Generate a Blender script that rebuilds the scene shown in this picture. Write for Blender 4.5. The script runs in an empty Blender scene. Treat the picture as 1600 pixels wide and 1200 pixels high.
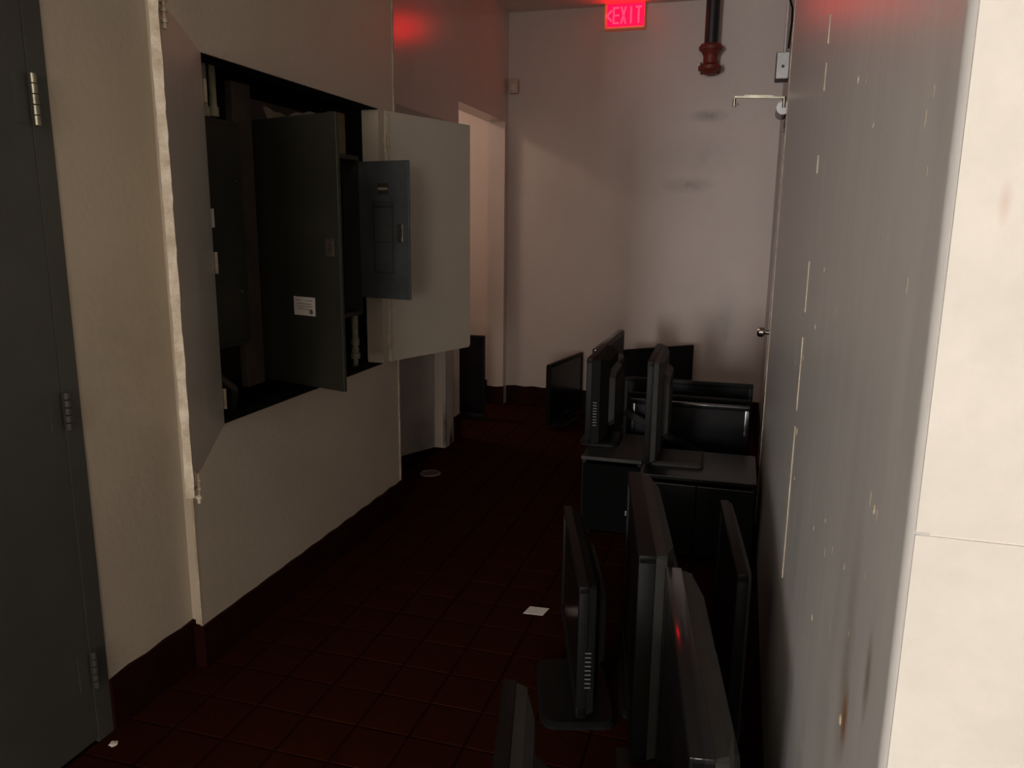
import bpy, bmesh, math, random
from mathutils import Vector, Matrix
random.seed(7)
C = bpy.context.scene.collection
R = math.radians

# ------------------------------------------------------------------ camera
F_PX, YAW, PITCH, ROLL = 1224.0, R(16.18), R(11.58), R(0.62)
CAM = Vector((0, 0, 1.5))
fw = Vector((-math.sin(YAW)*math.cos(PITCH), math.cos(YAW)*math.cos(PITCH), -math.sin(PITCH)))
rt = fw.cross(Vector((0, 0, 1))).normalized()
up = rt.cross(fw)
rt2 = rt*math.cos(ROLL) + up*math.sin(ROLL)
up2 = rt2.cross(fw)
cd = bpy.data.cameras.new('camera'); cam = bpy.data.objects.new('camera', cd); C.objects.link(cam)
cam.matrix_world = Matrix(((rt2.x, up2.x, -fw.x, CAM.x), (rt2.y, up2.y, -fw.y, CAM.y), (rt2.z, up2.z, -fw.z, CAM.z), (0, 0, 0, 1)))
cd.sensor_fit = 'HORIZONTAL'; cd.sensor_width = 36; cd.lens = F_PX/1600*36; cd.clip_start = 0.02
bpy.context.scene.camera = cam

# ------------------------------------------------------------------ world, lights, exposure
w = bpy.data.worlds.new('world'); bpy.context.scene.world = w; w.use_nodes = True
w.node_tree.nodes['Background'].inputs[0].default_value = (0.75, 0.85, 1.0, 1)
w.node_tree.nodes['Background'].inputs[1].default_value = 0.3
vs = bpy.context.scene.view_settings
vs.view_transform = 'Standard'; vs.look = 'None'; vs.gamma = 1; vs.exposure = 0.18
try: vs.use_curve_mapping = False
except Exception: pass

def area(name, loc, rot, sx, sy, power, col):
    l = bpy.data.lights.new(name, 'AREA'); l.shape = 'RECTANGLE'; l.size = sx; l.size_y = sy
    l.energy = power; l.color = col
    o = bpy.data.objects.new(name, l); C.objects.link(o); o.location = loc; o.rotation_euler = rot
    return o
# added lights: two at the unseen rear wall, one overhead, one in the passage
area('added_rear_light', (-3.2, -8.93, 1.55), (R(90), 0, 0), 1.5, 1.9, 390, (1.0, 0.95, 0.93))  # added main light behind the camera, its opening unseen
area('added_rear_fill', (1.2, -8.93, 1.55), (R(90), 0, 0), 2.2, 1.9, 135, (1.0, 0.90, 0.78))  # second added light, brightens the left wall and far end
area('added_overhead_fill', (-.9, -1.7, 3.04), (0, 0, 0), 1.1, 1.1, 26, (1.0, 0.88, 0.72))  # added overhead fill for the corridor walls, no fixture there
area('added_passage_fill', (-2.9, 5.45, 2.7), (0, 0, 0), .3, .3, 8.0, (1.0, 0.78, 0.66))  # added fill that brightens the side passage

# ------------------------------------------------------------------ materials
def mat(name, col, rough=0.5, metal=0.0, spec=0.5, var=0.0, vscale=6.0, bump=0.0, bscale=60.0, emit=None, estr=0.0, col2=None, stretch=(1, 1, 1), coat=0.0, stains=None, rvar=0.0):
    m = bpy.data.materials.new(name); m.use_nodes = True
    nt = m.node_tree; b = nt.nodes['Principled BSDF']; N = nt.nodes; L = nt.links
    b.inputs['Base Color'].default_value = (*col, 1)
    b.inputs['Roughness'].default_value = rough; b.inputs['Metallic'].default_value = metal
    b.inputs['Specular IOR Level'].default_value = spec
    if coat: b.inputs['Coat Weight'].default_value = coat; b.inputs['Coat Roughness'].default_value = 0.08
    if emit: b.inputs['Emission Color'].default_value = (*emit, 1); b.inputs['Emission Strength'].default_value = estr
    if var or bump or stains or rvar:
        tc = N.new('ShaderNodeTexCoord'); mp = N.new('ShaderNodeMapping'); mp.inputs['Scale'].default_value = stretch
        L.new(tc.outputs['Object'], mp.inputs['Vector'])
    out = None
    if var:
        n = N.new('ShaderNodeTexNoise'); n.inputs['Scale'].default_value = vscale; n.inputs['Detail'].default_value = 6; n.inputs['Roughness'].default_value = 0.65
        L.new(mp.outputs[0], n.inputs['Vector'])
        r = N.new('ShaderNodeValToRGB'); r.color_ramp.elements[0].position = 0.33; r.color_ramp.elements[1].position = 0.7
        c2 = col2 or tuple(c*(1-var) for c in col)
        r.color_ramp.elements[0].color = (*c2, 1); r.color_ramp.elements[1].color = (*col, 1)
        L.new(n.outputs['Fac'], r.inputs['Fac']); out = r.outputs[0]
        if rvar:
            mr = N.new('ShaderNodeMapRange'); mr.inputs['To Min'].default_value = rough-rvar; mr.inputs['To Max'].default_value = rough+rvar
            L.new(n.outputs['Fac'], mr.inputs[0]); L.new(mr.outputs[0], b.inputs['Roughness'])
    if stains:
        if out is None:
            rgb = N.new('ShaderNodeRGB'); rgb.outputs[0].default_value = (*col, 1); out = rgb.outputs[0]
        n2 = N.new('ShaderNodeTexNoise'); n2.inputs['Scale'].default_value = 14; n2.inputs['Detail'].default_value = 5
        L.new(tc.outputs['Object'], n2.inputs['Vector'])
        for (cx, cy, cz, rx, ry, rz, amt, sc) in stains:
            s = N.new('ShaderNodeVectorMath'); s.operation = 'SUBTRACT'; s.inputs[1].default_value = (cx, cy, cz); L.new(tc.outputs['Object'], s.inputs[0])
            d = N.new('ShaderNodeVectorMath'); d.operation = 'DIVIDE'; d.inputs[1].default_value = (rx, ry, rz); L.new(s.outputs[0], d.inputs[0])
            le = N.new('ShaderNodeVectorMath'); le.operation = 'LENGTH'; L.new(d.outputs[0], le.inputs[0])
            mr = N.new('ShaderNodeMapRange'); mr.inputs['From Min'].default_value = 1.0; mr.inputs['From Max'].default_value = 0.1
            mr.inputs['To Min'].default_value = 0; mr.inputs['To Max'].default_value = 1; L.new(le.outputs['Value'], mr.inputs[0])
            mu = N.new('ShaderNodeMath'); mu.operation = 'MULTIPLY'; L.new(mr.outputs[0], mu.inputs[0]); L.new(n2.outputs['Fac'], mu.inputs[1])
            m2 = N.new('ShaderNodeMath'); m2.operation = 'MULTIPLY'; m2.inputs[1].default_value = amt*1.8; m2.use_clamp = True; L.new(mu.outputs[0], m2.inputs[0])
            mx = N.new('ShaderNodeMix'); mx.data_type = 'RGBA'; mx.inputs[7].default_value = (*sc, 1)
            L.new(m2.outputs[0], mx.inputs[0]); L.new(out, mx.inputs[6]); out = mx.outputs[2]
    if out is not None: L.new(out, b.inputs['Base Color'])
    if bump:
        nb = N.new('ShaderNodeTexNoise'); nb.inputs['Scale'].default_value = bscale; nb.inputs['Detail'].default_value = 4
        L.new(mp.outputs[0], nb.inputs['Vector'])
        bp = N.new('ShaderNodeBump'); bp.inputs['Strength'].default_value = bump; bp.inputs['Distance'].default_value = 0.01
        L.new(nb.outputs['Fac'], bp.inputs['Height']); L.new(bp.outputs[0], b.inputs['Normal'])
    return m

M = {}
M['cream'] = mat('cream_wall_paint', (0.60, 0.52, 0.42), 0.42, var=0.10, vscale=1.6, bump=0.12, bscale=45, stains=[(-1.72, 1.85, 1.1, .3, .35, .35, .35, (.33, .28, .2))])
M['wall3'] = mat('passage_wall_paint', (0.68, 0.57, 0.50), 0.22, var=0.08, vscale=1.5, bump=0.05, bscale=30)
M['rear'] = mat('rear_wall_paint', (0.62, 0.53, 0.485), 0.45, var=0.10, vscale=1.3, bump=0.08, bscale=30,
                stains=[(-.31, 6.25, 2.30, .17, .3, .055, .7, (.26, .22, .2)), (-.44, 6.25, 1.8, .22, .3, .07, .6, (.25, .2, .18)), (-.35, 6.25, 2.02, .4, .3, .18, .35, (.34, .29, .27)), (-.1, 6.25, .75, .14, .3, .35, .5, (.3, .27, .26))])
M['front'] = mat('front_wall_paint', (0.80, 0.77, 0.71), 0.5, var=0.10, vscale=9, bump=0.45, bscale=14,
                 stains=[(.27, .70, 1.85, .02, .2, .04, .5, (.6, .5, .36)), (.19, .70, 1.52, .006, .2, .02, .5, (.6, .42, .36)), (.33, .70, .95, .02, .2, .012, .8, (.5, .44, .36))])
M['grey'] = mat('grey_wall_paint', (0.60, 0.59, 0.57), 0.32, var=0.25, vscale=13, bump=0.05, bscale=30, stretch=(1, 1, .16), col2=(.50, .49, .475), rvar=.08,
                stains=[(.15, .93, 1.0, .2, .05, .22, .5, (.22, .2, .14)), (.15, .904, .93, .2, .03, .06, 1.0, (.3, .13, .04)), (.15, .80, 1.05, .2, .02, .06, .7, (.18, .13, .09))])
M['farright'] = mat('far_right_wall_paint', (0.42, 0.36, 0.34), 0.35, var=0.2, vscale=3, bump=0.05)
M['ceil'] = mat('ceiling_paint', (0.82, 0.76, 0.68), 0.6, var=0.1)
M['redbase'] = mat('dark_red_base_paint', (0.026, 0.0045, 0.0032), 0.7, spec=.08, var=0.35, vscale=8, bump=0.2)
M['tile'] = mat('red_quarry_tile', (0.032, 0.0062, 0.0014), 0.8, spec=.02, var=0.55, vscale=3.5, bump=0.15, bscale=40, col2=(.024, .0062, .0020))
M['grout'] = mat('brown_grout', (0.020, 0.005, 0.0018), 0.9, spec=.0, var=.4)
M['greydoor'] = mat('charcoal_door_paint', (0.085, 0.085, 0.08), 0.5, spec=.3, var=0.15, vscale=4, bump=0.05)
M['steel'] = mat('worn_steel', (0.45, 0.43, 0.34), 0.35, metal=0.9, var=0.4, vscale=30)
M['darksteel'] = mat('painted_hinge', (0.06, 0.055, 0.05), 0.5)
M['leafL'] = mat('shutter_grey_gloss', (0.90, 0.85, 0.74), 0.34, metal=.3, var=0.22, vscale=2.2, bump=0.05, bscale=20, stretch=(1, 1, .35), rvar=.06)
M['leafR'] = mat('shutter_offwhite', (0.64, 0.585, 0.50), 0.45, var=0.08, vscale=2, bump=0.05)
M['edge'] = mat('chipped_white_paint', (0.72, 0.64, 0.52), 0.6, var=0.45, vscale=18, col2=(.42, .33, .22), bump=.4, bscale=80)
M['whitedoor'] = mat('aged_white_door_paint', (0.50, 0.46, 0.42), 0.5, var=0.15, vscale=4, stains=[(0, .1, .1, .3, .2, .25, .8, (.12, .1, .08))])
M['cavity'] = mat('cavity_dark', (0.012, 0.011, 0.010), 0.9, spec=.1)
M['gear'] = mat('olive_grey_enamel', (0.046, 0.045, 0.034), 0.45, spec=.22, var=0.3, vscale=4, rvar=.1, stains=[(-.08, .0, .52, .1, .2, .14, .9, (.03, .012, .006))])
M['gearbrown'] = mat('dusty_brown_metal', (0.085, 0.062, 0.045), 0.7, var=0.5, vscale=10)
M['gearblue'] = mat('blue_grey_enamel', (0.115, 0.13, 0.14), 0.42, var=0.35, vscale=9, col2=(.075, .083, .085), rvar=.1)
M['blk2'] = mat('matt_dark_plastic', (0.011, 0.011, 0.010), 0.7, spec=.05, var=.2)
M['cabfront'] = mat('matt_black_laminate', (0.005, 0.005, 0.005), 0.7, spec=.0)
M['blk'] = mat('black_plastic', (0.008, 0.008, 0.008), 0.5, spec=.14, bump=.03)
M['casing'] = mat('textured_black_plastic', (0.040, 0.039, 0.036), 0.55, spec=.25, var=.25, vscale=12, bump=.05, bscale=200)
M['gloss'] = mat('piano_black_plastic', (0.010, 0.010, 0.011), 0.12, spec=.5)
M['screen'] = mat('screen_glass', (0.006, 0.006, 0.007), 0.22, spec=.4)
M['silver'] = mat('silver_trim', (0.6, 0.6, 0.58), 0.3, metal=.8)
M['slotgrey'] = mat('slot_grey', (.12, .12, .115), .5)
M['pvc'] = mat('aged_pvc', (0.42, 0.39, 0.26), 0.5, var=.5, vscale=12)
M['drainring'] = mat('dull_ring', (0.16, 0.11, 0.11), 0.5, var=.3)
M['paper'] = mat('yellowed_paper', (0.62, 0.52, 0.38), 0.9, var=.3, vscale=20)
M['white'] = mat('white_paper', (0.78, 0.72, 0.68), 0.8)
M['cardink'] = mat('grey_ink', (0.14, 0.13, 0.11), 0.8)
M['wood'] = mat('raw_wood', (0.30, 0.20, 0.10), 0.8, var=.4, vscale=20)
M['rustred'] = mat('red_oxide_paint', (0.20, 0.028, 0.014), 0.5, var=.4, vscale=15, bump=.1)
M['pipe'] = mat('black_pipe_paint', (0.018, 0.018, 0.018), 0.4, var=.3, vscale=15)
M['plate'] = mat('galvanised_plate', (0.62, 0.62, 0.62), 0.4, metal=.3, var=.2, vscale=15)
M['brass'] = mat('nickel_knob', (0.6, 0.56, 0.52), 0.22, metal=1.0)
M['housing'] = mat('sign_housing', (0.62, 0.38, 0.26), 0.5, emit=(1, .10, .02), estr=0.12)
M['exitred'] = mat('exit_face', (0.5, 0.0, 0.02), 0.5, emit=(1.0, 0.0, 0.010), estr=6.5)
M['exitlet'] = mat('exit_letters', (0.5, 0.1, 0.1), 0.5, emit=(1.0, 0.006, 0.018), estr=8.0)
M['beige'] = mat('beige_plastic', (0.55, 0.42, 0.34), 0.5)
M['unlit_walls'] = mat('dark_room', (0.03, 0.025, 0.022), 0.9)  # near-black wall colour stands in for the darkness of the unlit room

# ------------------------------------------------------------------ mesh helpers
def BM(): return bmesh.new()
def add_box(bm, x0, x1, y0, y1, z0, z1, bev=0.0, seg=1, mtx=None):
    g = bmesh.ops.create_cube(bm, size=1.0)
    vs_ = g['verts']
    for v in vs_:
        v.co = Vector(((x0+x1)/2+v.co.x*(x1-x0), (y0+y1)/2+v.co.y*(y1-y0), (z0+z1)/2+v.co.z*(z1-z0)))
    if bev > 0:
        es = list({e for v in vs_ for e in v.link_edges})
        r = bmesh.ops.bevel(bm, geom=es, offset=bev, segments=seg, affect='EDGES', profile=0.5)
        vs_ = list({v for f in r['faces'] for v in f.verts} | {v for v in vs_ if v.is_valid})
    if mtx is not None:
        for v in vs_: v.co = mtx @ v.co
    return bm
def box(*a, **k): return add_box(BM(), *a, **k)
def add_cyl(bm, p, q, r, r2=None, seg=16, caps=True):
    p, q = Vector(p), Vector(q); d = q-p
    mtx = Matrix.Translation((p+q)/2) @ d.to_track_quat('Z', 'Y').to_matrix().to_4x4()
    bmesh.ops.create_cone(bm, cap_ends=caps, segments=seg, radius1=r, radius2=r if r2 is None else r2, depth=d.length, matrix=mtx)
    return bm
def add_tube(bm, pts, r, seg=8):
    for a, b in zip(pts[:-1], pts[1:]): add_cyl(bm, a, b, r, seg=seg)
    for p in pts[1:-1]: bmesh.ops.create_icosphere(bm, subdivisions=1, radius=r*1.02, matrix=Matrix.Translation(p))
    return bm
def add_prism(bm, poly, y0, y1, poly2=None):
    """poly of (x,z) extruded from y0 to y1 (optionally to another outline)"""
    a = [bm.verts.new((x, y0, z)) for x, z in poly]; b = [bm.verts.new((x, y1, z)) for x, z in (poly2 or poly)]
    n = len(a)
    bm.faces.new(a); bm.faces.new(b[::-1])
    for i in range(n): bm.faces.new((a[i], b[i], b[(i+1) % n], a[(i+1) % n]))
    bmesh.ops.recalc_face_normals(bm, faces=bm.faces[:])
    return bm
def obj(name, bm, m, parent=None, smooth=False, loc=None, rot=None):
    bmesh.ops.recalc_face_normals(bm, faces=bm.faces[:])
    me = bpy.data.meshes.new(name); bm.to_mesh(me); bm.free()
    me.materials.append(m)
    if smooth:
        for p in me.polygons: p.use_smooth = True
        try: me.set_sharp_from_angle(angle=R(40))
        except Exception: pass
    o = bpy.data.objects.new(name, me); C.objects.link(o)
    if parent: o.parent = parent
    if loc: o.location = loc
    if rot: o.rotation_euler = rot
    return o
def struct(name, bm, m, parent=None, **k):
    o = obj(name, bm, m, parent, **k)
    if parent is None: o['kind'] = 'structure'
    return o
def tag(o, label, cat, group=None):
    o['label'] = label; o['category'] = cat
    if group: o['group'] = group
    return o
def thing(name, label, cat, loc=(0, 0, 0), rot=(0, 0, 0), group=None):
    o = bpy.data.objects.new(name, None); C.objects.link(o); o.empty_display_size = 0.05
    o.location = loc; o.rotation_euler = rot
    return tag(o, label, cat, group)

X1, X2, X3 = -1.72, -1.68, -1.87      # faces of the three stretches of the left wall
XR, XRF, YB, H = 0.15, 0.19, 6.255, 3.10
YC = 0.70                             # face of the bright cross wall on the right

# ================================================================== SETTING
# floor: slab with recessed joints, tiles as parts
fl = struct('floor', box(-4.3, 3.3, -9.2, 8.0, -0.15, -0.002), M['grout'])
PT = 0.1725; tw = PT-0.006
bm = BM()
tile_me = None
def proj(x, y, z=0):
    d = Vector((x, y, z))-CAM; zz = d.dot(fw)
    if zz <= 0.05: return None
    return 800+F_PX*d.dot(rt2)/zz, 600-F_PX*d.dot(up2)/zz, zz
cells = []
x0t = -1.035-PT*20; y0t = -9.13
for i in range(48):
    for j in range(int(16.5/PT)):
        cx, cy = x0t+PT*(i+.5), y0t+PT*(j+.5)
        if cx > 3.2 or cx < -4.2: continue
        inroom = cy < -.2 or (cy < YC-.05) and cx > -1.72 or (-1.75 < cx < XRF and cy < YB) or (cx <= -1.75 and 5.1 < cy < 6.4)
        if cy > 3.7 and -1.95 < cx < -1.72: inroom = True
        if cx < -1.7 and -.1 < cy < 3.65: inroom = False
        if not inroom: continue
        p = proj(cx, cy)
        vis = p is not None and -40 < p[0] < 1195 and 560 < p[1] < 1230 and cy < YB
        cells.append((cy if vis else 99, cx, cy))
cells.sort()
tb = BM(); h = tw/2
add_box(tb, -h, h, -h, h, -0.006, 0)
bmesh.ops.bevel(tb, geom=[e for e in tb.edges if all(abs(v.co.z) < 1e-6 for v in e.verts)], offset=0.0025, segments=1, affect='EDGES')
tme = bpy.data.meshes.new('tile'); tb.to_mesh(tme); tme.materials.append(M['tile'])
rest = BM()
for k, (s, cx, cy) in enumerate(cells):
    if s < 99 and k < 300:
        o = bpy.data.objects.new('tile', tme); C.objects.link(o); o.parent = fl
        o.location = (cx, cy, random.uniform(-.0004, .0004)); o.rotation_euler = (random.uniform(-.0015, .0015), random.uniform(-.0015, .0015), 0)
    else:
        n0 = len(rest.verts); rest.from_mesh(tme); rest.verts.ensure_lookup_table()
        bmesh.ops.translate(rest, verts=rest.verts[n0:], vec=(cx, cy, random.uniform(-.0004, .0004)))
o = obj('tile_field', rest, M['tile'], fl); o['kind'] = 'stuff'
tb.free()

struct('ceiling', box(-4.3, 3.3, -9.2, 8.0, H, H+.15), M['ceil'])

# left wall, first stretch, with the opening of the charcoal door
bm = BM()
add_box(bm, X1-.15, X1, -.30, .665, 0, H)
add_box(bm, X1-.15, X1, .665, 1.675, 2.12, H)
add_box(bm, X1-.15, X1, 1.675, 2.082, 0, H)
struct('wall_left', bm, M['cream'])
# second stretch, a little proud, with the meter closet opening
bm = BM()
add_box(bm, X2-.085, X2, 2.055, 2.235, 0, H)
add_box(bm, X2-.085, X2, 2.235, 3.50, 0, .812)
add_box(bm, X2-.085, X2, 2.235, 3.50, 2.017, H)
add_box(bm, X2-.085, X2, 3.50, 3.675, 0, H)
bmesh.ops.remove_doubles(bm, verts=bm.verts[:], dist=1e-5)
struct('wall_left_middle', bm, M['cream'])
# corner bead at the end and at the start of the proud stretch
def ragged(x, y, z0, z1, wx, wy, n=40, seed=1):
    rnd = random.Random(seed); b = BM(); rings = []
    for i in range(n+1):
        z = z0+(z1-z0)*i/n; a = wx*(.88+.24*rnd.random()); c = wy*(.88+.24*rnd.random())
        rings.append([b.verts.new((x+dx*a, y+dy*c, z)) for dx, dy in ((-.5, -.5), (.5, -.5), (.5, .5), (-.5, .5))])
    for r0, r1 in zip(rings[:-1], rings[1:]):
        for k in range(4): b.faces.new((r0[k], r0[(k+1) % 4], r1[(k+1) % 4], r1[k]))
    b.faces.new(rings[0][::-1]); b.faces.new(rings[-1])
    return b
struct('trim_1', ragged(X2-.004, 3.673, .15, H, .016, .014, 60, 3), M['edge'])
struct('trim_2', ragged(X2-.003, 2.053, .15, H, .008, .006, 60, 4), M['edge'])
# third, set back stretch: door opening, wall, opening to the side passage
bm = BM()
add_box(bm, X3-.14, X3, 3.60, 3.86, 0, H)
add_box(bm, X3-.14, X3, 3.86, 4.80, 2.06, H)
add_box(bm, X3-.14, X3, 4.80, 5.11, 0, H)
add_box(bm, X3-.14, X3, 5.11, 6.17, 2.285, H)
add_box(bm, X3-.14, X3, 6.17, YB+.1, 0, H)
add_box(bm, X3-.14, X2-.085, 3.60, 3.675, 0, H)
struct('wall_left_rear', bm, M['wall3'])
# closet shell behind the second stretch
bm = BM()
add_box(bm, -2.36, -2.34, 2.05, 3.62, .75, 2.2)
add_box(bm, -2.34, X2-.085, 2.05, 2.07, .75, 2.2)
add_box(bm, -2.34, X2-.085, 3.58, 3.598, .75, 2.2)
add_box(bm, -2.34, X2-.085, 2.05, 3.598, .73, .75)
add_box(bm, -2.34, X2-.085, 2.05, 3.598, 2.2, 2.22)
add_box(bm, X2-.086, X2-.002, 2.236, 3.499, .812, .815)  # near-black sheets added to darken the sill and the soffit
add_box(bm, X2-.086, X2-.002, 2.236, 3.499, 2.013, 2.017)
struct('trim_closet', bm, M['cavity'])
# rear, right and front room shells
struct('wall_rear', box(-2.02, XRF+.2, YB, YB+.15, 0, H), M['rear'])
struct('wall_passage', box(-3.6, -2.011, 6.42, 6.55, 0, H), M['wall3'])
bm = BM(); add_box(bm, -3.7, -3.6, 4.9, 6.5, 0, H); add_box(bm, -3.6, X3-.14, 4.98, 5.11, 0, H)
struct('wall_passage_end', bm, M['wall3'])
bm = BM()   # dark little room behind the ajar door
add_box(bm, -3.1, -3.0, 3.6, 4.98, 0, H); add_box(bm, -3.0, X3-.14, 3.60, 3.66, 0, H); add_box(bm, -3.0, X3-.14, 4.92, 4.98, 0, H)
struct('wall_store', bm, M['unlit_walls'])
struct('wall_right_rear', box(XRF, XRF+.2, 4.02, YB+.05, 0, H), M['farright'])
# the grey-painted right wall with a rounded near corner
bm = BM()
r = 0.012; pts = [(XR, 4.02)]
for k in range(9):
    a = math.pi+math.pi/2*k/8
    pts.append((XR+r+r*math.cos(a), YC+r+r*math.sin(a)))
poly = pts + [(XR+r+.005, YC+.0), (XR+r+.005, YC+.12), (XRF+.2, YC+.12), (XRF+.2, 4.02)]
lo = [bm.verts.new((x, y, 0)) for x, y in poly]; hi = [bm.verts.new((x, y, H)) for x, y in poly]
bm.faces.new(lo[::-1]); bm.faces.new(hi)
for i in range(len(lo)): bm.faces.new((lo[i], lo[(i+1) % len(lo)], hi[(i+1) % len(lo)], hi[i]))
struct('wall_right', bm, M['grey'], smooth=True)
bm = BM()
add_box(bm, XR+.006, 3.2, YC-.001, YC+.15, 0, 1.244); add_box(bm, XR+.006, 3.2, YC-.001, YC+.15, 1.247, H); add_box(bm, XR+.009, 3.2, YC+.001, YC+.15, 1.238, 1.25)
struct('wall_right_front', bm, M['front'])
bm = BM()
add_box(bm, 3.1, 3.25, -9.1, YC+.1, 0, H)
struct('wall_right_side', bm, M['front'])
bm = BM()
for a, c in ((-4.2, -4.0), (-2.4, .05), (2.35, 3.1)): add_box(bm, a, c, -9.1, -8.98, 0, H)
for a, c in ((-4.0, -2.4), (.05, 2.35)):
    add_box(bm, a, c, -9.1, -8.98, 0, .55); add_box(bm, a, c, -9.1, -8.98, 2.55, H)
struct('wall_back', bm, M['front'])
bm = BM(); add_box(bm, -4.3, -4.2, -9.1, -.2, 0, H); add_box(bm, -4.2, X1-.15, -.30, -.15, 0, H)
struct('wall_left_side', bm, M['front'])
for nme, a, c in (('added_window_1', -4.0, -2.4), ('added_window_2', .05, 2.35)):  # unseen windows, added to frame the two rear lights
    win = struct(nme, box(a-.05, c+.05, -9.06, -9.0, .5, .55), M['front'])
    bm = BM()
    for x in (a, (a+c)/2-.02, c-.04): add_box(bm, x, x+.04, -9.05, -9.0, .55, 2.55)
    add_box(bm, a, c, -9.05, -9.0, 2.51, 2.55); add_box(bm, a, c, -9.05, -9.0, 1.5, 1.54)
    obj('added_window_frame', bm, M['front'], win)
# seams of the grey wall
bm = BM()
for k, (a, c) in enumerate(((.62, 1.02), (1.06, 1.24), (1.30, 1.42), (1.62, 1.66), (1.80, 1.86), (1.90, 1.96), (2.0, 2.10), (2.16, 2.30), (2.36, H))):
    q = ragged(XR-.0005, 1.985, a, c, .0035, .0045, int((c-a)/.012)+2, 8+k); me_ = bpy.data.meshes.new('tmp'); q.to_mesh(me_); q.free(); bm.from_mesh(me_); bpy.data.meshes.remove(me_)
struct('trim_3', bm, M['edge'])
struct('trim_4', ragged(XR-.001, 4.016, 0, H, .006, .010, 80, 9), M['edge'])

# baseboards, dark red, slightly uneven top
def baseb(name, x0, x1, y0, y1, h, seed=1):
    rnd = random.Random(seed); b = box(x0, x1, y0, y1, 0, h)
    L_ = max(x1-x0, y1-y0); n = max(1, int(L_/.08))
    es = [e for e in b.edges if (e.verts[0].co-e.verts[1].co).length > L_*.99]
    bmesh.ops.subdivide_edges(b, edges=es, cuts=n, use_grid_fill=True)
    for v in b.verts:
        if v.co.z > h-1e-4: v.co.z += math.sin(v.co.x*37+v.co.y*41)*.004
    return struct(name, b, M['redbase'])
baseb('baseboard_left', X1, X1+.012, 1.679, 2.075, .168)
baseb('baseboard_left_middle', X1+.001, X2+.014, 2.042, 2.056, .150)
baseb('baseboard_left_middle', X2, X2+.014, 2.056, 3.69, .150, 2)
baseb('baseboard_left_end', X3, X2, 3.676, 3.69, .150)
baseb('baseboard_left_rear', X3, X3+.014, 4.985, 5.115, .17)
baseb('baseboard_passage_corner', X3-.14, X3+.005, 6.155, 6.17, .155)
baseb('baseboard_rear', X3+.005, XRF, YB-.014, YB, .155)
baseb('baseboard_passage', -3.6, -2.011, 6.405, 6.42, .155)
baseb('baseboard_right', XRF-.012, XRF, 4.03, YB-.014, .15)

# charcoal metal door at the far left
d1 = struct('door_1', box(X1-.05, X1+.001, .715, 1.6195, .012, 2.06), M['greydoor'])
bm = BM()
add_box(bm, X1-.15, X1+.003, 1.6215, 1.677, 0, 2.125); add_box(bm, X1-.15, X1+.003, .66, .71, 0, 2.125, bev=.003)
add_box(bm, X1-.15, X1+.003, .66, 1.677, 2.068, 2.125, bev=.003)
obj('door_frame', bm, M['greydoor'], d1)
for z0, z1, m in ((1.725, 1.85, 'steel'), (.945, 1.05, 'darksteel'), (.18, .295, 'darksteel')):
    bm = BM()
    for k in range(5):
        a = z0+(z1-z0)*k/5; add_cyl(bm, (X1+.018, 1.620, a+.001), (X1+.018, 1.620, a+(z1-z0)/5-.002), .0085, seg=12)
    obj('hinge_plate', box(X1-.008, X1+.0025, 1.578, 1.611, z0+.002, z1-.002), M['greydoor'], d1)
    o = obj('hinge', bm, M[m], d1, smooth=True)
    if m == 'steel': o['label'] = 'shiny steel top hinge'

# white door standing ajar into the dark room
DA = math.atan2(-.28, -.135)
d2 = struct('door_2', box(0, .86, -.02, .02, .008, 2.03, bev=.002), M['whitedoor'], loc=(-1.945, 4.775, 0), rot=(0, 0, DA))
obj('door_handle', add_cyl(add_cyl(BM(), (.80, .02, 1.0), (.80, .06, 1.0), .012), (.80, .055, 1.0), (.80, .085, 1.0), .028, .022), M['brass'], d2, smooth=True)
M['rotted'] = mat('rotted_casing_paint', (0.56, 0.52, 0.46), 0.5, var=0.15, vscale=4, stains=[(X3+.016, 4.90, .03, .08, .06, .13, 1.0, (.03, .025, .02)), (X3+.016, 4.80, .1, .05, .03, .3, .9, (.06, .05, .04))])
bm = BM(); add_box(bm, X3-.005, X3+.016, 4.795, 4.93, 0.0, 2.13, bev=.003); add_box(bm, X3-.005, X3+.010, 4.93, 4.965, 0.0, 2.13, bev=.003)
struct('trim_5', bm, M['rotted'])
struct('trim_6', box(X3-.005, X3+.014, 3.76, 3.87, 0, 2.13, bev=.003), M['whitedoor'])
struct('trim_7', box(X3-.005, X3+.015, 3.87, 4.795, 2.04, 2.13, bev=.003), M['whitedoor'])

# door in the far right wall, only its knob and closer show
d3 = struct('door_3', box(XRF-.012, XRF, 4.16, 5.02, .01, 2.03, bev=.002), M['farright'])
bm = BM(); add_box(bm, XRF-.016, XRF, 4.08, 4.16, 0, 2.11); add_box(bm, XRF-.016, XRF, 5.02, 5.08, 0, 2.11); add_box(bm, XRF-.016, XRF, 4.16, 5.02, 2.035, 2.11)
obj('door_frame', bm, M['farright'], d3)
ky, kz = 4.45, .935
bm = BM(); add_cyl(bm, (XRF-.012, ky, kz), (XRF-.02, ky, kz), .032, seg=20); add_cyl(bm, (XRF-.02, ky, kz), (XRF-.052, ky, kz), .013)
add_cyl(bm, (XRF-.05, ky, kz), (XRF-.062, ky, kz), .015, .027, seg=20); add_cyl(bm, (XRF-.062, ky, kz), (XRF-.082, ky, kz), .027, .027, seg=20); add_cyl(bm, (XRF-.082, ky, kz), (XRF-.092, ky, kz), .027, .018, seg=20)
obj('door_knob', bm, M['brass'], d3, smooth=True)

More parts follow.
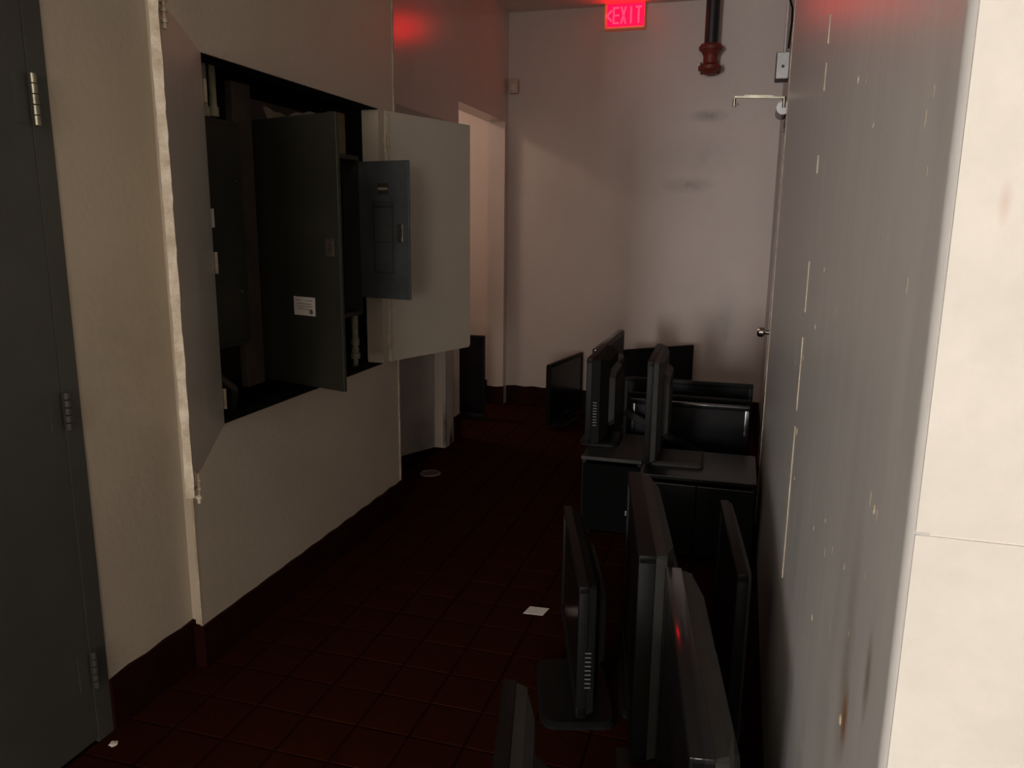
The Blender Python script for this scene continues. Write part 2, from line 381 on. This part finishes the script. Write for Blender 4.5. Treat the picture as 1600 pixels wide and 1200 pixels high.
# ================================================================== EXIT SIGN
sw, sh = .30, .178
ex = thing('exit_sign', 'glowing red exit sign with left arrow up against the ceiling on the rear wall', 'exit sign', (-.962, YB-.045, H-sh-.002))
fx = obj('housing', box(-sw/2, sw/2, -.025, .045, 0, sh, bev=.006, seg=2), M['housing'], ex)
obj('face_panel', box(-sw/2+.022, sw/2-.004, -.029, -.0255, .016, sh-.004), M['exitred'], ex)
def letter(ch, x, z, wd, hh, t=.013):
    b = BM(); y0, y1 = -.034, -.030
    if ch == 'E':
        add_box(b, x, x+t, y0, y1, z, z+hh)
        for k in (0, .5, 1): add_box(b, x+t, x+wd, y0, y1, z+k*(hh-t), z+k*(hh-t)+t)
    if ch == 'I': add_box(b, x+wd/2-t/2, x+wd/2+t/2, y0, y1, z, z+hh)
    if ch == 'T':
        add_box(b, x, x+wd, y0, y1, z+hh-t, z+hh); add_box(b, x+wd/2-t/2, x+wd/2+t/2, y0, y1, z, z+hh-t)
    if ch == 'X':
        L_ = math.hypot(wd-t, hh); an = math.atan2(hh, wd-t)
        for s in (1, -1):
            mt = Matrix.Translation((x+wd/2, 0, z+hh/2)) @ Matrix.Rotation(-s*an, 4, 'Y')
            add_box(b, -L_/2, L_/2, y0, y1+.0003*s, -t/2, t/2, mtx=mt)
    return b
for i, ch in enumerate('EXIT'):
    obj('letter', letter(ch, -.085+i*.056, .034, .046, .118), M['exitlet'], ex)
bm = BM()
for s in (1, -1):
    mt = Matrix.Translation((-.112, 0, .093+s*.017)) @ Matrix.Rotation(-s*R(48), 4, 'Y')
    add_box(bm, -.03, .03, -.034, -.030, -.007, .007, mtx=mt)
obj('arrow', bm, M['exitlet'], ex)

# small sensor box in the corner
t = thing('motion_sensor', 'small beige box sensor high in the rear left corner', 'sensor', (-1.815, YB, 2.555))
obj('housing', box(-.035, .035, -.05, 0, -.055, .055, bev=.008, seg=2), M['beige'], t, smooth=True)
obj('lens', box(-.018, .018, -.054, -.049, -.035, .01, bev=.003), M['wall3'], t)

# sprinkler drop with red coupling
t = thing('capped_pipe', 'black pipe dropping from the ceiling with dark red flanged cap, rear wall', 'pipe', (-.325, YB-.10, 0))
obj('pipe', add_cyl(BM(), (0, 0, 2.77), (0, 0, H), .049, seg=24), M['pipe'], t, smooth=True)
bm = BM()
add_cyl(bm, (0, 0, 2.775), (0, 0, 2.755), .070, .086, seg=24); add_cyl(bm, (0, 0, 2.755), (0, 0, 2.735), .086, .080, seg=24)
add_cyl(bm, (0, 0, 2.735), (0, 0, 2.70), .072, .052, seg=24); add_cyl(bm, (0, 0, 2.70), (0, 0, 2.645), .050, seg=24)
add_cyl(bm, (0, 0, 2.645), (0, 0, 2.625), .055, .082, seg=24); add_cyl(bm, (0, 0, 2.625), (0, 0, 2.60), .082, seg=24)
add_cyl(bm, (0, 0, 2.60), (0, 0, 2.57), .066, .035, seg=24)
obj('flanged_cap', bm, M['rustred'], t, smooth=True)
for k in range(4):
    a = R(45+90*k)
    px, py = .077*math.cos(a)*1.08, .077*math.sin(a)*1.08
    obj('bolt', add_cyl(add_cyl(BM(), (px, py, 2.585), (px, py, 2.645), .006, seg=8), (px, py, 2.585), (px, py, 2.597), .012, seg=6), M['rustred'], t)

# junction box with conduit on the far right wall
t = thing('junction_box', 'pale metal electrical box high on the far right wall', 'electrical box', (XRF, 5.35, 2.46))
obj('box_body', box(-.078, 0, 0, .12, -.075, .085, bev=.003), M['darksteel'], t)
obj('cover_plate', box(-.074, -.002, -.006, 0, -.071, .082, bev=.002), M['plate'], t)
obj('knockout', add_cyl(BM(), (-.036, -.006, 0), (-.036, -.010, 0), .009), M['darksteel'], t)
obj('conduit', add_cyl(BM(), (-.03, .05, .085), (-.03, .05, .62), .011), M['plate'], t, smooth=True)
o = obj('loose_cable', add_tube(BM(), [(XRF-.012, 5.10, H), (XRF-.014, 5.10, 2.84), (XRF-.035, 5.08, 2.78), (XRF-.016, 5.06, 2.72), (XRF-.012, 5.10, 2.66), (XRF-.012, 5.25, 2.60), (XRF-.012, 5.32, 2.56)], .006), M['blk'], smooth=True)
tag(o, 'dark cable looping down the far right wall to the electrical box', 'cable')

# door closer with its arm sticking out
t = thing('door_closer', 'dangling metal door closer arm on the far right wall', 'door closer', (XRF, 4.24, 2.07))
bm = BM(); add_cyl(bm, (-.052, 0, 0), (-.052, .22, 0), .032, seg=20); add_box(bm, -.03, 0, .0, .22, -.028, .028)
obj('body', bm, M['plate'], t, smooth=True)
obj('mounting_plate', box(-.035, -.012, -.01, .23, -.075, -.03, bev=.002), M['darksteel'], t)
bm = BM()
mt = Matrix.Translation((-.05, .0, .045)) @ Matrix.Rotation(R(180+2.5), 4, 'Y')
add_box(bm, 0, .235, -.009, .009, -.005, .003, mtx=mt)
add_box(bm, .05, .19, -.008, .008, -.011, -.005, mtx=mt)
obj('arm', bm, M['steel'], t)
bm = BM(); add_cyl(bm, (-.285, 0, .012), (-.285, 0, .050), .008); add_cyl(bm, (-.285, 0, .012), (-.262, 0, .028), .005)
obj('elbow_pin', bm, M['steel'], t, smooth=True)
obj('spindle', add_cyl(BM(), (-.05, 0, 0), (-.05, 0, .052), .009), M['steel'], t, smooth=True)

# ================================================================== METER CLOSET
# left leaf
vL = Vector((-1.365+1.680, 1.668-2.233)); wL = vL.length
t = thing('closet_shutter', 'tall glossy grey closet door leaf swung towards the camera, left of the electrical panels', 'cabinet door', (X2+.004, 2.233, .812), (0, 0, math.atan2(vL.y, vL.x)), 'leaves of the electrical closet')
obj('panel', box(0, wL, -.018, .0, .0, 1.205, bev=.0015), M['leafL'], t)
b = ragged(wL+.002, -.009, -.035, 1.215, .010, .022, 50, 21); obj('edge_batten', b, M['edge'], t)['label'] = 'chipped white edge strip'
for z in (-.03, 1.165):
    bm = BM(); add_cyl(bm, (wL-.022, .008, z-.03), (wL-.022, .008, z+.055), .005, seg=10); add_box(bm, wL-.034, wL-.010, .0, .006, z+.028, z+.062)
    for q in (-.012, .012, .036): add_cyl(bm, (wL-.022, .008, z+q-.004), (wL-.022, .008, z+q+.004), .009, seg=10)
    obj('bolt', bm, M['edge'], t, smooth=True)
for z in (.09, .55, 1.09):
    obj('hinge', add_cyl(BM(), (-.002, .006, z-.035), (-.002, .006, z+.035), .006, seg=10), M['edge'], t, smooth=True)
# right leaf
vR = Vector((-1.462+1.680, 4.165-3.565)); wR = vR.length
t = thing('closet_shutter', 'off-white closet door leaf open into the corridor, right of the electrical panels', 'cabinet door', (X2+.004, 3.562, .812), (0, 0, math.atan2(vR.y, vR.x)), 'leaves of the electrical closet')
t2 = t
bm = BM(); ch = .012
add_prism(bm, [(0, 0), (wR-ch, 0), (wR, ch), (wR, 1.203), (0, 1.205)], 0, .02)
obj('panel', bm, M['leafR'], t)
obj('patch_panel', box(.17, .35, -.0025, 0, .72, .98), M['leafR'], t)
for z in (.11, 1.06):
    bm = BM(); add_cyl(bm, (-.004, -.004, z-.045), (-.004, -.004, z+.045), .007, seg=10); add_box(bm, -.03, .03, -.004, .0, z-.035, z+.035)
    obj('hinge', bm, M['edge'], t, smooth=True)
obj('edge_strip', box(.012, .022, -.006, 0, .0, 1.19), M['edge'], t)

# main grey cabinet with open door
mc = thing('electrical_cabinet', 'large dark olive electrical cabinet with its door swung open, middle of the closet', 'electrical cabinet', (-1.93, 2.80, .84))
bm = BM(); add_box(bm, -.30, -.01, 0, .48, 0, .02); add_box(bm, -.30, -.01, 0, .48, 1.12, 1.14); add_box(bm, -.30, -.01, 0, .015, .02, 1.12); add_box(bm, -.30, -.01, .465, .48, .02, 1.12); add_box(bm, -.30, -.28, .015, .465, .02, 1.12)
add_box(bm, -.03, -.01, .015, .465, 1.04, 1.12)
obj('body', bm, M['gearbrown'], mc)
obj('dead_front', box(-.10, -.09, .016, .464, .021, 1.04), M['gear'], mc)
for k in range(6):
    obj('fuse_block', box(-.089, -.05, .14, .34, .15+.13*k, .24+.13*k, bev=.004), M['blk'], mc)
pa, pb = Vector((-1.912, 2.812)), Vector((-1.428, 2.652)); dv = pb-pa
dr = obj('door', box(0, dv.length, -.016, 0, .02, 1.045, bev=.002), M['gear'], mc, loc=(pa.x+1.93, pa.y-2.80, 0), rot=(0, 0, math.atan2(dv.y, dv.x)))
# rating label with printed lines
fr = obj('label_plate', box(.245, .365, -.0178, -.0158, .30, .372), M['white'], dr)
fr['label'] = 'white rating label'
bm = BM()
for z, a, c in ((.360, .255, .285), (.360, .315, .355), (.346, .262, .345), (.336, .262, .350), (.326, .262, .335)): add_box(bm, a, c, -.0184, -.0176, z-.0022, z)
add_cyl(bm, (.343, -.0176, .316), (.343, -.0186, .316), .010, seg=14)
# fold the print into the door as its own piece
obj('label_print', bm, M['cardink'], dr)
obj('latch', add_cyl(add_box(BM(), .44, .485, -.024, -.016, .53, .60, bev=.003), (.462, -.022, .565), (.462, -.034, .565), .012), M['gearbrown'], dr)
# crumpled paper on top of the door
bm = BM(); n = 14; ra = []
for i in range(n+1):
    x = i/n; row = []
    for j in range(5):
        q = j/4
        row.append(bm.verts.new((-.03+.02*q, .03+.30*x, (.003*math.sin(x*11)+.002+q*(.007+.040*max(0, 1-x*2.2)**1.3+.004*math.sin(x*23))))))
    ra.append(row)
for i in range(n):
    for j in range(4): bm.faces.new((ra[i][j], ra[i+1][j], ra[i+1][j+1], ra[i][j+1]))
g = bmesh.ops.extrude_face_region(bm, geom=bm.faces[:]); bmesh.ops.translate(bm, verts=[v for v in g['geom'] if isinstance(v, bmesh.types.BMVert)], vec=(-.002, 0, 0))
o = obj('folded_paper', bm, M['paper'], smooth=True, loc=(0, 0, 0), rot=(0, 0, R(-108.3))); tag(o, 'yellowed crumpled paper resting on top of the open cabinet door', 'paper')
o.location = (-1.868, 2.803, 1.888)

# left panel
t = thing('electrical_box', 'dark green-grey electrical box beside the glossy grey leaf', 'electrical box', (-1.80, 2.09, 1.04))
obj('body', box(-.26, 0, 0, .505, 0, .81, bev=.003), M['gear'], t)
obj('cover', box(0, .006, .02, .485, .02, .79, bev=.002), M['gear'], t)
obj('sticker', box(.006, .0075, .255, .315, .435, .50), M['white'], t)['label'] = 'white sticker'
for k in range(2): obj('screw', add_cyl(BM(), (.006, .45, .2+.4*k), (.010, .45, .2+.4*k), .005, seg=8), M['steel'], t)
tag(obj('backing_board', box(-1.86, -1.83, 2.60, 2.715, .86, 2.0, bev=.002), M['gearbrown']), 'narrow brown upright board between the two olive electrical cabinets', 'board')
for k, (y, z) in enumerate(((2.432, 1.865), (2.482, 1.87))):
    bm = BM(); add_cyl(bm, (-1.825, y, z-.012), (-1.825, y, 2.198), .013, seg=14); add_cyl(bm, (-1.825, y, z-.012), (-1.825, y, z+.02), .018, seg=14)
    tag(obj('conduit', bm, M['pvc'], smooth=True), ['yellowed conduit nearest the grey leaf, rising from the left electrical box', 'second yellowed conduit from the grey leaf, rising from the left electrical box'][k], 'conduit', 'conduits above the left electrical box')
tag(obj('cable', add_tube(BM(), [(-1.95, 2.50, 1.86), (-1.93, 2.53, 1.93), (-1.94, 2.57, 2.0), (-1.97, 2.6, 2.1)], .009), M['pvc'], smooth=True), 'thin pale cable curving up behind the left electrical box', 'cable')
for k in range(3):
    y = 2.36+.07*k
    bm = add_tube(BM(), [(-1.95, y, 1.035), (-1.95, y+.01, .95), (-1.92+.03*k, y+.05, .86), (-1.90, y+.08, .752)], .016)
    tag(obj('wire_bundle', bm, M['gearbrown'], smooth=True), ['dusty brown cable left under the left electrical box', 'dusty brown cable in the middle under the left electrical box', 'dusty brown cable right under the left electrical box'][k], 'cable', 'cables under the left electrical box')

# breaker panel with its open door
t = thing('breaker_panel', 'blue-grey breaker panel with open door, right end of the closet', 'breaker panel', (-1.76, 3.15, 1.06))
bm = BM(); add_box(bm, -.14, 0, 0, .02, 0, .74); add_box(bm, -.14, 0, .28, .30, 0, .74); add_box(bm, -.14, 0, .02, .28, 0, .02); add_box(bm, -.14, 0, .02, .28, .72, .74); add_box(bm, -.14, -.09, .02, .28, .02, .72)
obj('body', bm, M['gear'], t)
for k in range(10):
    for c in range(2): obj('breaker', box(-.089, -.055, .06+.095*c, .14+.095*c, .08+.055*k, .125+.055*k, bev=.003), M['blk'], t)
pa, pb = Vector((-1.755, 3.447)), Vector((-1.474, 3.385)); dv = pb-pa
dr = obj('door', box(0, dv.length, -.014, 0, .085, .715, bev=.002), M['gearblue'], t, loc=(.005, .297, 0), rot=(0, 0, math.atan2(dv.y, dv.x)))
bm = BM()
for (a, c, z0, z1) in ((.085, .20, .527, .531), (.085, .20, .345, .350), (.085, .09, .345, .53), (.195, .20, .345, .53), (.09, .20, .505, .515), (.085, .09, .21, .345), (.195, .2, .21, .345), (.085, .2, .205, .21)):
    add_box(bm, a, c, -.0165, -.0138, z0, z1)
obj('card_holder', bm, M['darksteel'], dr)['label'] = 'dark directory card frame'
o = obj('sticker', box(.115, .175, -.0158, -.0138, .565, .615), M['gearbrown'], dr)
o = obj('sticker', box(.117, .172, -.0168, -.0155, .585, .596), M['paper'], dr)
obj('latch', add_box(add_box(BM(), .225, .255, -.020, -.014, .35, .43, bev=.002), .228, .252, -.026, -.019, .353, .37), M['steel'], dr)
for z in (.13, .66): obj('hinge', box(-.012, .012, -.002, .01, z-.02, z+.02), M['gear'], dr)
bm = BM(); add_cyl(bm, (-1.82, 3.475, .93), (-1.82, 3.475, 1.30), .017, seg=14)
for z0, z1, rr in ((.90, .935, .022), (.865, .89, .019), (.835, .862, .024)): add_cyl(bm, (-1.82, 3.475, z0), (-1.82, 3.475, z1), rr, seg=14)
add_cyl(bm, (-1.82, 3.475, .752), (-1.82, 3.475, 1.05), .013, seg=14)
tag(obj('conduit', bm, M['pvc'], smooth=True), 'yellowed conduit with stacked couplings below the breaker panel', 'conduit')
tag(obj('wood_block', box(-1.86, -1.82, 3.34, 3.44, 1.803, 1.99, bev=.003), M['wood']), 'small raw wood block above the breaker panel', 'wood block')

# ================================================================== BLACK FURNITURE AND TELEVISIONS
def cabinet(label, x0, x1, y0, y1, h, front='gloss', latch=True):
    t = thing('tv_cabinet', label, 'cabinet', (x0, y0, 0))
    W, D = x1-x0, y1-y0
    bm = BM(); add_box(bm, 0, .018, .0, D, .03, h-.022); add_box(bm, W-.018, W, 0, D, .03, h-.022); add_box(bm, .018, W-.018, .0, D, .03, .048); add_box(bm, .018, W-.018, D-.012, D, .048, h-.022)
    obj('body', bm, M['blk'], t)
    obj('top', box(-.004, W+.004, -.012, D+.004, h-.018, h, bev=.003, seg=2), M['casing'] if front != 'gloss' else M['gloss2'], t)
    k = 1 if W < .35 else 2; dw = (W-.008)/k
    for i in range(k):
        dd = obj('door', box(.004+i*dw+.0015, .004+(i+1)*dw-.0015, -.016, -.001, .035, h-.034, bev=.003, seg=2), M['cabfront'] if front != 'gloss' else M['gloss2'], t)
        if front != 'gloss': obj('latch', add_box(box(.219, .224, -.020, -.016, .128, .152), .224, .233, -.020, -.016, .144, .152), M['silver'], dd)
    for a in (.03, W-.03):
        for c in (.03, D-.03): obj('foot', add_cyl(BM(), (a, c, 0), (a, c, .03), .014), M['blk'], t)
    return t
M['gloss2'] = mat('satin_black_laminate', (0.009, 0.009, 0.009), 0.30, spec=.25, bump=.02)
cabinet('low black cabinet on the left, two televisions behind its edge', -.685, -.40, 3.60, 4.06, .405, 'satin')
cabinet('wider low black cabinet against the right wall with slit below its top', -.385, .118, 3.43, 3.86, .40)

def tv(label, far, near, z0, z1, t=.085, base=None, lean=0.0, chamf=.07, topm='casing', bez='gloss', screen_right=False, center=None, rz=None, w=None, standh=.06, based=(.44, .22), vent=True, hump=True, loc_z=0.0, dots=False, boff=(0, 0), sq=.3, ft=.030):
    """far/near: ends of the panel in plan; the screen faces away from +local Y"""
    if center is None:
        f, n = Vector(far), Vector(near)
        if screen_right: f, n = n, f
        d = n-f; w = d.length; rz = math.atan2(d.y, d.x); c = (f+n)/2
    else: c = Vector(center)
    T = thing('television', label, 'television', (c.x, c.y, loc_z), (lean, 0, rz))
    T.rotation_mode = 'XYZ'
    Hh = z1-z0; bw = .026
    bm = BM(); y0, y1 = -t/2, -t/2+ft
    add_box(bm, -w/2, w/2, y0, y1, z1-bw, z1, bev=.004, seg=2); add_box(bm, -w/2, w/2, y0, y1, z0, z0+bw*1.4, bev=.004, seg=2)
    add_box(bm, -w/2, -w/2+bw, y0+.0005, y1, z0+.005, z1-.005, bev=.004, seg=2); add_box(bm, w/2-bw, w/2, y0+.0005, y1, z0+.005, z1-.005, bev=.004, seg=2)
    obj('bezel', bm, M[bez], T, smooth=True)
    obj('screen', box(-w/2+bw, w/2-bw, y0+.006, y0+.010, z0+bw*1.4, z1-bw), M['screen'], T)
    def octa(ix, iz, ch): 
        a, b, lo_, hi_ = -w/2+ix, w/2-ix, z0+iz, z1-iz
        return [(a+ch, lo_), (b-ch, lo_), (b, lo_+ch), (b, hi_-ch), (b-ch, hi_), (a+ch, hi_), (a, hi_-ch), (a, lo_+ch)]
    bm = BM(); ym = y1+(t-ft)*.55
    add_prism(bm, octa(.004, .004, .004), y1, ym, octa(.010, .006, .010))
    add_prism(bm, octa(.010+chamf*.1, .007, .012), ym, t/2, octa(.012+chamf, .02, .03))
    rc = obj('rear_casing', bm, M[topm], T)
    if hump:
        bm = BM(); add_prism(bm, octa(w*.18, Hh*.16, .03), t/2-.002, t/2+.028, octa(w*.21, Hh*.2, .03)); hp = obj('rear_hump', bm, M['casing'], T)
        if vent:
            bm = BM()
            for k in range(16): add_box(bm, -w*.26+k*w*.52/16, -w*.26+k*w*.52/16+w*.016, t/2+.022, t/2+.0295, z1-Hh*.31, z1-Hh*.24)
            v = obj('vent_slots', bm, M['blk'], hp); v['kind'] = 'stuff'
    if standh > 0 and base != 'none':
        obj('stand_neck', add_box(BM(), boff[0]-.05, boff[0]+.05, -.02, .03, .012, z0+.05, bev=.006), M['blk'], T)
        bm = BM(); bx, by = based; n = 28; pl = []
        for k in range(n):
            a = 2*math.pi*k/n; e = sq
            pl.append((bx/2*math.copysign(abs(math.cos(a))**e, math.cos(a)), by/2*math.copysign(abs(math.sin(a))**e, math.sin(a))))
        lo_ = [bm.verts.new((x+boff[0], y+boff[1], 0)) for x, y in pl]; mi = [bm.verts.new((x+boff[0], y+boff[1], .010)) for x, y in pl]; hi_ = [bm.verts.new((x*.93+boff[0], y*.9+boff[1], .018)) for x, y in pl]
        bm.faces.new(lo_[::-1]); bm.faces.new(hi_)
        for A, B in ((lo_, mi), (mi, hi_)):
            for k in range(n): bm.faces.new((A[k], A[(k+1) % n], B[(k+1) % n], B[k]))
        obj('stand_base', bm, M[base or 'casing'], T)
    if dots:
        bm = BM()
        for k in range(9): add_box(bm, w/2-.001, w/2+.0008, -.012, .006, z0+.10+k*.014, z0+.104+k*.014)
        v = obj('pale_slot_marks', bm, M['slotgrey'], T); v['kind'] = 'stuff'  # pale bars: slots with painted glints, reused as lettering on the edge-on set
    return T

# foreground row, panels running away from the camera
tv('black television in the corridor near the small white paper on the floor', (-.548, 2.72), (-.358, 2.08), .05, .475, t=.07, topm='blk2', bez='blk', base='blk', dots=True, based=(.38, .24), boff=(.13, -.02), chamf=.05)
tv('thick-backed television with a pale shoulder, in front of the black cabinets', (-.288, 2.63), (-.160, 1.93), .05, .66, t=.10, bez='blk', base='blk', based=(.34, .16), boff=(-.08, .01), ft=.045)
tv('large front television by the right wall, red reflection on its top edge', (-.096, 1.88), (.012, 1.16), .05, .66, t=.085, base='blk', based=(.30, .16), boff=(-.1, 0), ft=.042)
tv('slim television close to the grey right wall, near the wide black cabinet', (.000, 2.60), (.062, 2.02), .04, .60, t=.045, bez='blk', base='blk', based=(.3, .12), hump=False)
tv('television at the bottom edge of the photo, furthest left of the front ones', (-.398, 1.455), (-.275, .93), .05, .55, t=.072, bez='blk', base='blk', based=(.34, .2))
tv('low television between the large front ones, only its tip showing at the bottom', (-.172, 1.435), (-.09, 1.0), .04, .45, t=.03, bez='blk', base='blk', hump=False, based=(.2, .10), boff=(.1, 0))
# middle group on and behind the cabinets
tv('edge-on black television standing on the left cabinet', (-.650, 4.15), (-.640, 3.66), .035, .465, t=.10, loc_z=.4055, topm='blk2', bez='blk', base='blk', based=(.26, .20), dots=True)
tv('tall pale-backed television standing behind the left cabinet', (-.745, 5.20), (-.755, 4.30), .07, .815, t=.05, base='blk')
tv('upright edge-on television on the right cabinet with a visible square foot', (-.365, 4.06), (-.348, 3.50), .02, .50, t=.07, loc_z=.4005, bez='blk', based=(.24, .24), boff=(.10, .115), chamf=.05, sq=.15)
tv('glossy black television facing the camera behind the right cabinet', None, None, .05, .575, center=(-.225, 4.20), rz=0.0, w=.62, t=.08, hump=False, based=(.36, .14), boff=(.05, 0))
tv('wide low television behind the glossy one near the far right wall', None, None, .05, .555, center=(-.25, 4.45), rz=R(-1), w=.68, t=.06, bez='blk', hump=False, base='blk', based=(.36, .14))
tv('flat black television standing further back between the low ones and the rear wall', None, None, .05, .595, center=(-.27, 4.70), rz=0.0, w=.75, t=.05, bez='blk', hump=False, base='blk', based=(.36, .14))
tv('black television turned at an angle against the rear wall', None, None, .05, .61, center=(-.60, 5.82), rz=R(42), w=.72, t=.05, bez='blk', hump=False, base='blk')
tv('lone television on the floor before the rear wall with a slanting top edge', (-1.20, 6.12), (-1.315, 5.46), .035, .495, t=.04, screen_right=True, hump=False, based=(.36, .16), base='blk', bez='blk')
tv('narrow black television standing in the side passage opening on the left', None, None, .02, .665, center=(-2.31, 5.60), rz=0.0, w=.94, t=.05, base='blk', bez='blk')

# slanting bar leaning between the televisions
o = obj('shelf_panel', box(0, .56, 0, .014, 0, .040, bev=.003), M['blk'], loc=(-.565, 4.09, .50), rot=(0, R(26), 0))
tag(o, 'slanting thin black bar leaning between the upright televisions', 'bar')

# ================================================================== SMALL THINGS
o = obj('paper_slip', box(-.039, .039, -.031, .031, 0, .0012), M['white'], loc=(-.693, 2.768, .0015), rot=(0, 0, R(4)))
o.data.transform(Matrix(((1, .25, 0, 0), (0, 1, 0, 0), (0, 0, 1, 0), (0, 0, 0, 1))))
tag(o, 'small white slip of paper lying on the red tile floor', 'paper')
t = thing('floor_drain', 'round floor drain with a pale metal ring near the ajar white door', 'drain', (-1.745, 4.25, 0))
bm = BM(); add_cyl(bm, (0, 0, .0), (0, 0, .005), .055, seg=28)
obj('cover', bm, M['darksteel'], t)
bm = BM(); n = 28; rr = []
for k in range(n):
    a = 2*math.pi*k/n; rr.append([bm.verts.new((q*math.cos(a), q*math.sin(a), z)) for q, z in ((.048, .005), (.056, .009), (.064, .001))])
for k in range(n):
    for j in range(2): bm.faces.new((rr[k][j], rr[(k+1) % n][j], rr[(k+1) % n][j+1], rr[k][j+1]))
obj('ring', bm, M['drainring'], t, smooth=True)
bm = BM(); bmesh.ops.create_icosphere(bm, subdivisions=2, radius=.012)
for v in bm.verts: v.co += Vector((random.uniform(-.003, .003), random.uniform(-.003, .003), random.uniform(-.002, .002))); v.co.z = v.co.z*.35+.005
tag(obj('paper_scrap', bm, M['white'], loc=(-1.665, 1.62, .001)), 'tiny white scrap on the floor at the foot of the charcoal door', 'scrap')
# screw heads, bumps and chips of the grey wall
rnd = random.Random(5)
gw = bpy.data.objects['wall_right']
for (y, z, rr) in ((.86, 1.208, .0045), (1.25, 1.05, .0035), (1.40, .98, .004), (1.93, 1.02, .007), (1.70, 1.30, .006), (1.88, .92, .005), (1.36, 1.72, .006), (1.62, 1.42, .005), (.93, .915, .006), (1.15, 1.63, .004), (1.93, 1.20, .006), (1.3, .86, .005)):
    bm = BM(); bmesh.ops.create_icosphere(bm, subdivisions=2, radius=rr)
    for v in bm.verts: v.co.x *= .35; v.co.z *= rnd.uniform(.9, 1.6)
    obj('paint_chip', bm, M['edge'], gw, smooth=True, loc=(XR, y, z))
for k in range(70):   # fine flecks of missing paint
    y = .78+1.9*rnd.random()**1.4; z = rnd.uniform(.55, 2.4) if k % 3 else rnd.uniform(.55, 1.3)
    bm = BM(); bmesh.ops.create_icosphere(bm, subdivisions=1, radius=rnd.uniform(.0012, .0028))
    q = rnd.uniform(1, 4)
    for v in bm.verts: v.co.x *= .3; v.co.z *= q
    obj('paint_fleck', bm, M['edge'], gw, loc=(XR, y, z))
